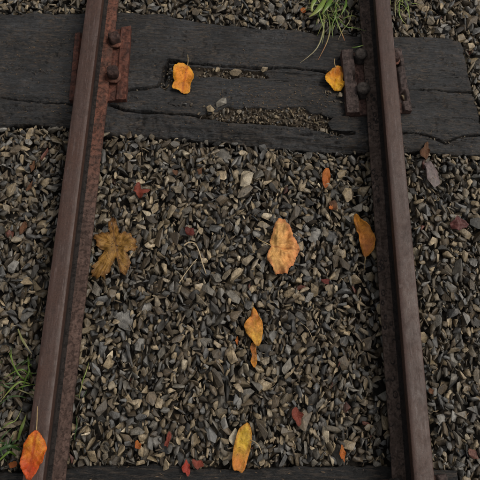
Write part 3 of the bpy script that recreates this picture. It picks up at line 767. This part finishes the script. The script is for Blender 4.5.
def leaf(label, outline, base, tip, mat, stem=None, centre=None, z=None, lift=.006, cup=.25, fold=.3, wave=.003, seed=1, group='fallen autumn leaves', cat='leaf', name='leaf', tilt=(0, 0), stem_mat=None, curl=0., ragged=1., smooth=True, clear=.0015):
    r = random.Random(seed)
    zz = 0.0 if z is None else z
    op = [at(x, y, zz)[:2] for x, y in outline]
    if smooth: out = spline_closed(op, 96 if len(outline) > 9 else 56)
    else: out = np.array([np.array(op[i])*(1-k/5)+np.array(op[(i+1) % len(op)])*k/5 for i in range(len(op)) for k in range(5)])
    n = len(out)
    b = np.array(at(*base, zz)[:2]); t = np.array(at(*tip, zz)[:2]); ax = t-b; L = np.hypot(*ax); ax = ax/L; pr = np.array([-ax[1], ax[0]])
    c = np.array(at(*centre, zz)[:2]) if centre else out.mean(0)
    jag = np.array([1+r.uniform(-.022, .022)*ragged for _ in range(n)])
    out = c+(out-c)*jag[:, None]
    K = 11; V = [c]; E = [0.]
    for k in range(1, K+1):
        f = (k/K)**.85
        for p in out: V.append(c+(p-c)*f); E.append(f)
    V = np.array(V); E = np.array(E)
    d = V-b; s = d@ax/L; tt = d@pr/L; halfw = max(abs((out-b)@pr))/L
    if z is None:
        xs = V[:, 0]; ysv = V[:, 1]; z0 = np.percentile([surf(x, y) for x, y in out[::4]]+[surf(*c)], 70)
    else: z0 = z
    zc = z0+lift+fold*np.abs(tt)*L*.5-cup*((s-.5)**2)*L+wave*fbm(V[:, 0]*55, V[:, 1]*55, seed, 3)*1.6
    # side veins press creases into the blade
    zc += .0006*min(L/.06, 1)*np.sin((s*8-abs(tt)*5)*2*math.pi)*E+curl*L*E**3*np.sin(s*3+seed)
    zc += tilt[0]*(V[:, 0]-c[0])+tilt[1]*(V[:, 1]-c[1])+L*.07*E**4*np.sin(np.arctan2(V[:, 1]-c[1], V[:, 0]-c[0])*3+seed)
    if z is None:
        hs_ = np.array([surf(x, y, .002) for x, y in V]); zc = np.maximum(zc, hs_+(.0014 if clear > .003 else .0006))
    else: zc = np.where(zc < z0+.0006, z0+.0006, zc)
    o0 = Vector((b[0], b[1], float(zc[np.argmin(((V-b)**2).sum(1))])))
    VV = [Vector((x, y, q))-o0 for (x, y), q in zip(V, zc)]
    fs = [(0, 1+i, 1+(i+1) % n) for i in range(n)]
    for k in range(1, K):
        a0 = 1+(k-1)*n; b0 = 1+k*n
        for i in range(n): fs.append((a0+i, b0+i, b0+(i+1) % n, a0+(i+1) % n))
    m0 = len(VV); VV = VV+[v-Vector((0, 0, .0004)) for v in VV]            # underside
    fs2 = [tuple(m0+i for i in f[::-1]) for f in fs]; lo = 1+(K-1)*n
    side = [(lo+(i+1) % n, lo+i, m0+lo+i, m0+lo+(i+1) % n) for i in range(n)]
    me = mesh('leaf_blade', VV, fs+fs2+side, True)
    at_ = me.attributes.new('leafuv', 'FLOAT_VECTOR', 'POINT')
    uv = np.stack([np.tile(s, 2), np.tile(tt, 2), np.tile(E, 2)], -1); at_.data.foreach_set('vector', uv.astype(np.float32).ravel())
    root = tag(empty(name, o0), label, cat, group)
    link('leaf_blade', me, mat, root)
    if stem:
        pts = []
        for i, (x, y, dz) in enumerate(stem):
            p = at(x, y, zz); pts.append(Vector((p.x, p.y, o0.z+dz))-o0)
        pts[0] = Vector((pts[0].x, pts[0].y, .0004))
        link('stem', tube(pts, .0013, .0008), stem_mat or M_stem, root)
    return root
def Z(x0, y0, s, pts): return [(x0+x/s, y0+y/s) for x, y in pts]
ORG, YEL, RED, BRN = (.62, .20, .022), (.66, .36, .03), (.42, .055, .016), (.16, .062, .016)
mA = leaf_mat('orange_yellow_leaf', (.60, .21, .018), (.56, .20, .02), (.64, .32, .03), (.34, .065, .012), .75, (.36, .09, .015), .55)
mB = leaf_mat('bright_yellow_leaf', (.58, .17, .02), (.62, .33, .012), (.50, .24, .015), (.26, .08, .015), .45, (.5, .2, .02), .5)
mC = leaf_mat('pale_tan_orange_leaf', (.70, .40, .13), (.62, .29, .10), (.50, .18, .075), (.42, .17, .06), .3, (.38, .15, .05), .6, fan=5.)
mD = leaf_mat('brown_ochre_leaf', (.29, .155, .036), (.22, .10, .020), (.10, .040, .012), (.05, .024, .012), .9, (.12, .055, .02), .5, fan=3.)
mE = leaf_mat('yellow_leaf_orange_tip', (.56, .31, .045), (.50, .135, .035), (.50, .21, .035), (.28, .10, .018), .4, (.40, .19, .03), .55)
mF = leaf_mat('amber_leaf', (.52, .33, .035), (.44, .15, .03), (.38, .14, .025), (.16, .06, .015), .6, (.34, .16, .03), .55)
mG = leaf_mat('red_orange_leaf', (.56, .22, .015), (.46, .042, .010), (.50, .085, .012), (.16, .018, .01), .5, (.34, .05, .012), .45)
mH = leaf_mat('amber_folded_leaf', (.36, .12, .04), (.46, .185, .016), (.42, .17, .02), (.15, .055, .012), .6, (.28, .10, .015), .5)
mI = leaf_mat('small_orange_leaf', (.33, .11, .018), (.30, .075, .016), (.3, .08, .016), (.15, .04, .012), .5, (.30, .09, .02), .6)
mR = leaf_mat('dull_red_leaf', (.17, .036, .022), (.14, .032, .02), (.11, .03, .018), (.07, .02, .012), .6, (.18, .035, .02), .6)
mDR = leaf_mat('dark_red_leaf', (.10, .014, .010), (.08, .012, .009), (.06, .012, .009), (.03, .009, .008), .5, (.09, .016, .01), .6)
mBR = leaf_mat('dead_brown_leaf', (.11, .048, .022), (.08, .034, .016), (.07, .032, .016), (.04, .02, .012), .5, (.12, .06, .03), .7)

leaf('orange and yellow oval leaf on the sleeper at the left end of the long crack', Z(150, 60, 4.8, [(120, 35), (150, 22), (180, 28), (200, 45), (212, 80), (208, 105), (195, 125), (190, 155), (165, 162), (140, 152), (115, 148), (108, 135), (118, 105), (110, 75)]),
     (187.5, 66), (182, 94), mA, [(187.5, 66, 0), (188.3, 62, .006), (188, 57, .010)], z=.003, lift=.004, cup=.10, fold=.22, wave=.0035, seed=2)
leaf('bright yellow leaf with orange fold on the sleeper against the right plate', Z(320, 20, 4.8, [(30, 265), (48, 254), (62, 240), (85, 228), (105, 240), (110, 275), (105, 300), (112, 325), (95, 345), (70, 345), (50, 325), (25, 310), (20, 285)]),
     (335, 69), (334, 91), mB, [(335, 69.5, 0), (333.5, 65, .005), (334, 62, .007)], z=.004, lift=.006, cup=.05, fold=.5, wave=.005, seed=3)
leaf('large crumpled pale orange leaf near the centre of the ballast', Z(240, 210, 6, [(205, 95), (225, 70), (265, 65), (285, 100), (305, 120), (315, 165), (340, 195), (358, 240), (335, 290), (320, 340), (290, 365), (280, 395), (235, 385), (210, 392), (195, 355), (165, 315), (160, 285), (170, 255), (185, 228), (175, 190), (195, 140)]),
     (271, 247.5), (298, 251), mC, [(271, 247.5, 0), (266, 245.5, .003), (260, 243, .006), (256, 239.5, .004)], centre=(280, 249), lift=.005, cup=.05, fold=.14, wave=.011, seed=4, curl=-.04, ragged=1.2, smooth=False, clear=.004)
leaf('ragged brown lobed leaf with five points beside the left rail', Z(80, 200, 5.33, [(160, 172), (150, 150), (154, 120), (166, 84), (178, 92), (192, 100), (197, 135), (210, 160), (208, 178), (226, 186), (240, 170), (258, 186), (272, 180), (280, 200), (300, 214), (296, 236), (306, 252), (292, 272), (268, 270), (250, 284), (262, 306), (272, 336), (264, 362), (252, 384), (244, 406), (228, 390), (214, 384), (206, 350), (200, 318), (190, 312), (180, 338), (170, 352), (160, 384), (140, 396), (130, 420), (112, 398), (96, 424), (78, 404), (58, 402), (66, 372), (60, 350), (84, 336), (96, 304), (118, 286), (128, 266), (108, 262), (88, 246), (92, 222), (74, 206), (80, 182), (96, 184), (112, 164), (130, 176), (146, 168)]),
     (116, 245), (111, 217), mD, None, centre=(115.5, 244), lift=.000, cup=.0, fold=.0, wave=.009, seed=5, curl=-.04, ragged=1.8, smooth=False, clear=.004)
leaf('yellow pointed leaf with orange tip on the ballast below the centre leaf', Z(230, 290, 5.33, [(125, 90), (140, 110), (155, 145), (172, 180), (174, 230), (165, 280), (150, 303), (130, 295), (115, 270), (90, 240), (78, 210), (75, 190), (95, 160), (110, 140), (115, 110)]),
     (257, 346), (253.5, 307), mE, None, lift=.007, cup=.10, fold=.25, wave=.005, seed=6)
leaf('narrow amber leaf scrap under the tip of the yellow pointed leaf', Z(230, 290, 5.33, [(118, 280), (108, 310), (116, 350), (110, 385), (130, 415), (145, 380), (140, 330), (138, 300)]),
     (254, 344), (255, 367), mH, None, lift=.001, cup=.0, fold=.3, wave=.004, seed=7)
leaf('yellow and amber leaf with curved stem at the bottom, by the lower sleeper', Z(160, 320, 3, [(250, 315), (262, 308), (271, 318), (276, 345), (272, 380), (262, 420), (250, 455), (232, 452), (218, 445), (218, 400), (228, 350), (238, 325)]),
     (250.5, 440.5), (241, 470), mF, [(250.5, 440.5, .0), (254, 441.5, .008), (258, 445, .010), (260.5, 450, .006), (262, 454, .0)], lift=.007, cup=.10, fold=.12, wave=.006, seed=8, stem_mat=M_straw)
leaf('red and orange pointed leaf lying on top of the left rail', Z(0, 400, 6, [(225, 180), (245, 200), (265, 235), (282, 280), (275, 330), (270, 370), (245, 390), (215, 440), (180, 482), (160, 475), (140, 430), (130, 380), (135, 330), (140, 270), (165, 235), (195, 200)]),
     (37.5, 430), (29, 480), mG, [(37.8, 430.5, 0), (39, 420, .004), (40, 407, .008)], z=.0985, lift=.003, cup=.06, fold=.22, wave=.004, seed=9)
leaf('amber leaf folded lengthwise beside the foot of the right rail', Z(330, 200, 6.85, [(165, 103), (185, 110), (205, 145), (240, 175), (275, 210), (290, 260), (295, 320), (285, 360), (245, 392), (225, 370), (205, 310), (185, 240), (175, 190), (160, 150)]),
     (365.5, 257), (354, 216), mH, [(365.5, 256.5, 0), (365, 262, -.002), (365.3, 269, -.006)], lift=.008, cup=.08, fold=.9, wave=.004, seed=10)
def small_leaf(label, cx, cy, w_, h_, ang, mat, seed, shape='oval', lift=.004, stem=None, z=None, fold=.4):
    r = random.Random(seed); pts = []
    n = 9 if shape == 'oval' else 10
    for i in range(n):
        a = 2*math.pi*i/n; k = r.uniform(.82, 1.12)
        if shape == 'star': k = 1.15 if i % 2 == 0 else .5
        if shape == 'scrap': k = r.uniform(.6, 1.2)
        x, y = math.cos(a)*w_/2*k, math.sin(a)*h_/2*k
        if shape == 'oval' and abs(math.sin(a)) > .9: y *= 1.15
        ca, sa = math.cos(R_(ang)), math.sin(R_(ang)); pts.append((cx+x*ca-y*sa, cy+x*sa+y*ca))
    ca, sa = math.cos(R_(ang)), math.sin(R_(ang))
    leaf(label, pts, (cx+sa*h_/2, cy-ca*h_/2), (cx-sa*h_/2, cy+ca*h_/2), mat, stem, centre=(cx, cy), lift=lift, cup=.05, fold=fold, wave=.003, seed=seed, z=z)
small_leaf('small orange leaf on the ballast below the right half of the cracked sleeper', 326, 178.5, 9, 18, 8, mI, 21)
leaf('tiny dull red lobed leaf on the ballast below the left part of the sleeper', Z(0, 160, 3, [(404, 82), (414, 68), (421, 70), (424, 88), (440, 89), (452, 92), (446, 100), (434, 104), (424, 116), (414, 112), (408, 100), (400, 96)]), (138, 199), (141, 183), mR, None, centre=(139.5, 191.5), lift=.003, fold=.4, wave=.004, seed=22, smooth=False, ragged=2)
small_leaf('tiny orange red scrap left of the amber folded leaf', 331, 208, 6, 6, 0, mI, 23, 'scrap')
small_leaf('dark red leaf scrap in the ballast right of the brown lobed leaf', 190, 232, 10, 8, 30, mDR, 24, 'scrap')
small_leaf('dull red leaf scrap in the lower right of the central ballast', 297, 416, 11, 19, -15, mR, 25, 'scrap')
small_leaf('bright red scrap at the bottom, left one of the pair beside the lower sleeper', 187, 468, 9, 17, 5, leaf_mat('bright_red_leaf', (.27, .026, .014), (.22, .022, .012), (.18, .028, .014), (.08, .015, .01), .5, (.24, .03, .016), .5), 26, 'scrap')
small_leaf('dull red scrap at the bottom, right one of the pair beside the lower sleeper', 197.5, 464, 13, 10, 20, mR, 27, 'scrap')
small_leaf('brown red narrow scrap near the bottom left of the central ballast', 168, 441, 6, 16, 12, mR, 28, 'scrap')
small_leaf('dead brown leaf scrap left of the left rail, level with the lobed leaf', 24, 228, 8, 14, 20, mBR, 29, 'scrap')
small_leaf('small dead brown scrap high on the ballast left of the left rail', 33, 167, 5, 11, 10, mBR, 30, 'scrap')
small_leaf('narrow brown scrap below another one left of the left rail', 31, 188, 5, 12, 30, mBR, 31, 'scrap')
small_leaf('tiny dark red scrap near the right rail, level with the yellow pointed leaf', 325, 282, 9, 6, 15, mDR, 32, 'scrap')
small_leaf('orange brown scrap at the bottom right of the central ballast', 342.5, 453, 6, 18, -4, mI, 33, 'scrap')
small_leaf('tiny orange scrap in the lower left of the central ballast', 138, 445, 8, 9, 20, mI, 34, 'scrap')
small_leaf('small yellow orange scrap among grass in the bottom left corner', 13, 464, 9, 7, -30, mI, 35, 'scrap')
small_leaf('reddish brown scrap in the ballast above the small orange leaf', 333, 206, 10, 7, 50, mBR, 36, 'scrap')
small_leaf('small brown scrap on the ballast just above centre', 200, 172, 6, 8, 20, mBR, 37, 'scrap')
small_leaf('tiny brown scrap in the ballast left of another, above centre', 176, 174, 6, 7, 0, mBR, 38, 'scrap')
small_leaf('reddish brown leaf piece below the sleeper, above the large flat slate right of the track', 425, 152, 10, 19, 6, mBR, 39, 'scrap')
small_leaf('dull brown scrap beside the outer edge of the right rail', 431, 391, 5, 8, -20, mBR, 40, 'scrap')
small_leaf('tiny orange scrap in the ballast above the sleeper by the grass', 303, 11, 6, 6, 0, mI, 41, 'scrap')
small_leaf('tiny orange scrap by the yellow amber leaf, above its stem', 237, 341, 4, 9, 5, mI, 42, 'scrap')

leaf('dark purplish red crumpled leaf on the ballast right of the right rail', Z(320, 160, 3, [(388, 190), (400, 182), (410, 168), (418, 178), (432, 186), (442, 196), (438, 206), (424, 208), (412, 218), (400, 212), (392, 206)]), (449, 225), (466, 224), leaf_mat('purple_red_leaf', (.13, .045, .040), (.10, .035, .034), (.09, .03, .028), (.05, .02, .018), .5, (.16, .07, .06), .5), None, lift=.004, fold=.5, wave=.006, seed=51, smooth=False, ragged=2)

# dry curved stems
def stem_thing(label, px, r0, r1, mat=M_straw):
    pts = []
    for x, y, dz in px:
        p = at(x, y, 0); pts.append(Vector((p.x, p.y, surf(p.x, p.y, .008)+.002+dz)))
    me = tube(pts, r0, r1); o0 = pts[0]; me.transform(Matrix.Translation(-o0)); me.name = 'dry_stem'
    tag(link('dry_stem', me, mat, None, o0), label, 'dry stem', 'dry stems on the ballast')
stem_thing('pale hooked dry stem right of the brown lobed leaf', [(184, 246, 0), (189, 243, .003), (195, 244.5, .005), (199, 252, .006), (202, 262, .004), (206, 274, 0)], .0019, .0014)
stem_thing('thin straight dry stem below the hooked one', [(179, 284, 0), (185, 275, .002), (192, 266, .004), (197, 260, .004)], .0012, .0009)
stem_thing('thin dry stem lying in the ballast right of the yellow pointed leaf', [(300, 322, 0), (308, 330, .001), (313, 341, 0)], .0007, .0006)

# ------------------------------------------------------------------ grass
def blade_mesh(pts, w0, fold=.25):
    """pts: world Vectors root to tip"""
    P = []; m = len(pts)-1
    for i in range(m):
        p0 = pts[max(i-1, 0)]; p1 = pts[i]; p2 = pts[i+1]; p3 = pts[min(i+2, m)]
        for k in range(4):
            t = k/4; P.append(.5*((2*p1)+(-p0+p2)*t+(2*p0-5*p1+4*p2-p3)*t*t+(-p0+3*p1-3*p2+p3)*t**3))
    P.append(pts[-1]); n = len(P); vs = []; uv = []
    for i, p in enumerate(P):
        d = (P[min(i+1, n-1)]-P[max(i-1, 0)]).normalized(); a = d.cross(Vector((0, 0, 1)))
        a = a.normalized() if a.length > .05 else Vector((1, 0, 0)); nrm = a.cross(d).normalized(); s = i/(n-1)
        wd = w0*(.55+.9*s if s < .5 else 1.0)*max(1-max(s-.45, 0)/.55, .04)**.7
        for q in (-1, 0, 1): vs.append(p+a*q*wd/2+nrm*(abs(q)*fold*wd/2)); uv.append((s, q*.5, 0))
    m0 = len(vs); vs += [v-Vector((0, 0, .00035)) for v in vs]; uv += uv[:]
    fs = []
    for i in range(n-1):
        for q in (0, 1):
            a = i*3+q; f = (a, a+1, a+4, a+3); fs.append(f); fs.append(tuple(m0+k for k in f[::-1]))
        fs.append((i*3, i*3+3, m0+i*3+3, m0+i*3)); fs.append((i*3+2, m0+i*3+2, m0+i*3+5, i*3+5))
    me = mesh('grass_blade', vs, fs, True)
    at_ = me.attributes.new('leafuv', 'FLOAT_VECTOR', 'POINT'); at_.data.foreach_set('vector', np.array(uv, np.float32).ravel())
    return me
def tuft(label, root_px, explicit, n_auto, length, spread, width, mats, seed, direction=None, cat='grass tuft'):
    r = random.Random(seed); c = at(*root_px, -.01); root = tag(empty('grass_tuft', c), label, cat, 'grass growing in the ballast')
    def add(pts, w_, mi):
        me = blade_mesh(pts, w_); me.transform(Matrix.Translation(-c)); link('grass_blade', me, M_grass[mi], root)
    for px, w_, mi in explicit:
        pts = [at(x, y, z) for x, y, z in px]; add(pts, w_, mi)
    for i in range(n_auto):
        a = r.uniform(0, 2*math.pi) if direction is None else R_(direction)+r.gauss(0, .9)
        st = c+Vector((r.gauss(0, spread), r.gauss(0, spread), 0)); L = length*r.uniform(.5, 1.15); h = L*r.uniform(.25, .6)
        d = Vector((math.cos(a), math.sin(a), 0)); sd = Vector((-d.y, d.x, 0))*r.uniform(-.25, .25)*L
        pts = [st, st+d*L*.25+Vector((0, 0, h*.7)), st+d*L*.62+Vector((0, 0, h))+sd*.5, st+d*L+Vector((0, 0, h*r.uniform(.2, .8)))+sd]
        add(pts, width*r.uniform(.6, 1.3), r.choice(mats))
tuft('tuft of green grass with blades trailing over the sleeper beside the right rail', (328, 12),
     [([(322, 6, -.005), (324, 26, .02), (317, 48, .015), (300, 63, .005)], .004, 3), ([(326, 8, -.005), (330, 26, .022), (327, 42, .015), (318, 60, .006)], .0038, 4),
      ([(330, 6, -.005), (337, 22, .03), (342, 34, .018), (345, 41, .008)], .0042, 4), ([(318, 4, -.005), (320, 16, .03), (324, 30, .02), (322, 44, .008)], .0035, 1),
      ([(335, 14, -.004), (345, 26, .03), (355, 28, .024), (366, 31, .024)], .003, 0), ([(335, 2, 0), (336, 14, .03), (332, 26, .02), (333, 38, .01)], .004, 0),
      ([(326, -4, 0), (322, 5, .03), (316, 12, .032), (309, 17, .025)], .016, 1), ([(334, -6, .0), (330, 2, .03), (326, 8, .035), (322, 14, .03)], .014, 0),
      ([(318, -8, .0), (315, 0, .03), (312, 6, .03), (312, 12, .025)], .012, 1), ([(346, -4, .0), (346, 4, .02), (344, 9, .025), (341, 15, .02)], .008, 0), ([(352, 12, 0), (349, 22, .02), (343, 30, .01), (338, 40, .005)], .003, 3),
      ([(352, 47.5, .044), (357, 47, .052), (364, 45, .050)], .0035, 0)],
     52, .056, .026, .0036, [0, 1, 2, 3, 3], 5)
tuft('small tuft of green grass right of the right rail at the top edge', (402, 4),
     [([(400, 0, -.005), (399, 12, .02), (402, 20, .012), (406, 24, .004)], .0035, 1), ([(404, -2, -.005), (408, 6, .025), (409, 14, .02), (410, 20, .01)], .0032, 1), ([(396, 0, 0), (395, 10, .02), (396, 18, .01)], .003, 3)],
     22, .042, .012, .0032, [0, 1, 1, 3], 6)
tuft('grass clump with narrow green blades left of the left rail', (22, 378),
     [([(18, 329, 0), (22, 339, .012), (27, 347, .012), (32, 354, .004)], .0055, 3), ([(29, 384, 0), (20, 382, .015), (10, 390, .015), (0, 402, .005)], .0045, 1),
      ([(28, 381, 0), (20, 376, .02), (14, 366, .02), (9, 352, .01)], .004, 0), ([(22, 390, 0), (26, 378, .02), (29, 372, .03), (28, 362, .02)], .004, 0),
      ([(26, 398, 0), (18, 396, .012), (8, 398, .01), (-4, 408, .0)], .0035, 2), ([(30, 376, 0), (24, 370, .02), (16, 371, .02), (4, 378, .01)], .0038, 0)],
     20, .050, .022, .0032, [0, 2, 2, 3], 7)
tuft('dark grass clump in the bottom left corner', (5, 448),
     [([(18, 440, 0), (21, 430, .02), (24, 422, .02), (26, 415, .012)], .008, 1), ([(20, 450, 0), (10, 446, .02), (0, 450, .02), (-12, 460, .01)], .008, 2),
      ([(0, 430, 0), (8, 424, .02), (16, 420, .015), (22, 408, .004)], .003, 1), ([(16, 456, 0), (10, 452, .02), (4, 456, .02), (-6, 466, .01)], .006, 0)],
     12, .045, .020, .0040, [2, 2, 0, 2], 8)
tuft('few thin grass blades at the inner foot of the left rail', (82, 398),
     [([(80, 392, -.005), (83, 380, .01), (86, 372, .012), (89, 362, .004)], .0028, 1), ([(79, 400, -.005), (80, 392, .01), (82, 386, .01), (80, 378, .004)], .0025, 3), ([(74, 440, -.005), (76, 430, .008), (77, 424, .008), (76, 416, .002)], .0028, 2)],
     3, .020, .008, .0018, [2], 9)

# ------------------------------------------------------------------ fine litter: crumbs of bark, leaf and needle lying in the gravel
vs, fs, tn = [], [], []
r = random.Random(77)
ZN = [(-.70, -.45, .86, 1.15, 200), (-.05, .27, .88, .97, 380), (-.33, .33, .80, 1.1, 120), (-.35, -.25, .88, .92, 30)]
spots_ = [(r.uniform(a, b), r.uniform(c, d)) for a, b, c, d, n in ZN for _ in range(n)]+[(r.uniform(-.95, .95), r.uniform(-.28, 1.5)) for _ in range(2600)]
for x, y in spots_:
    if abs(abs(x)-G2) < .05: continue
    ix, iy = int((x-X0)/CELL), int((y-Y0)/CELL)
    on = bool(sl1[iy, ix])
    if on and r.random() < .45: continue
    z = Hm[iy, ix]+.0008; L = r.uniform(.003, .010); W = r.uniform(.0006, .0022); a = r.uniform(0, 6.28)
    if on: L *= .7
    d = Vector((math.cos(a), math.sin(a), r.uniform(-.3, .3)))*L/2; s = Vector((-math.sin(a), math.cos(a), 0))*W/2; p = Vector((x, y, z)); u = Vector((0, 0, .0005)); b0 = len(vs)
    vs += [p-d-s*.5, p-d*.1-s+u, p+d-s*.2, p+d+s*.3, p+d*.2+s+u*1.5, p-d+s*.4, p-u*2]
    fs += [(b0, b0+1, b0+4), (b0, b0+4, b0+5), (b0+1, b0+2, b0+3), (b0+1, b0+3, b0+4), (b0+1, b0, b0+6), (b0+2, b0+1, b0+6), (b0+3, b0+2, b0+6), (b0+4, b0+3, b0+6), (b0+5, b0+4, b0+6), (b0, b0+5, b0+6)]
me = mesh('plant_litter', vs, fs)
tag(link('plant_litter', me, plain('brown_litter', (.13, .085, .045), .5, .8, 60)), 'tiny crumbs of bark and dead leaf strewn over the ballast', 'litter', None, 'stuff')
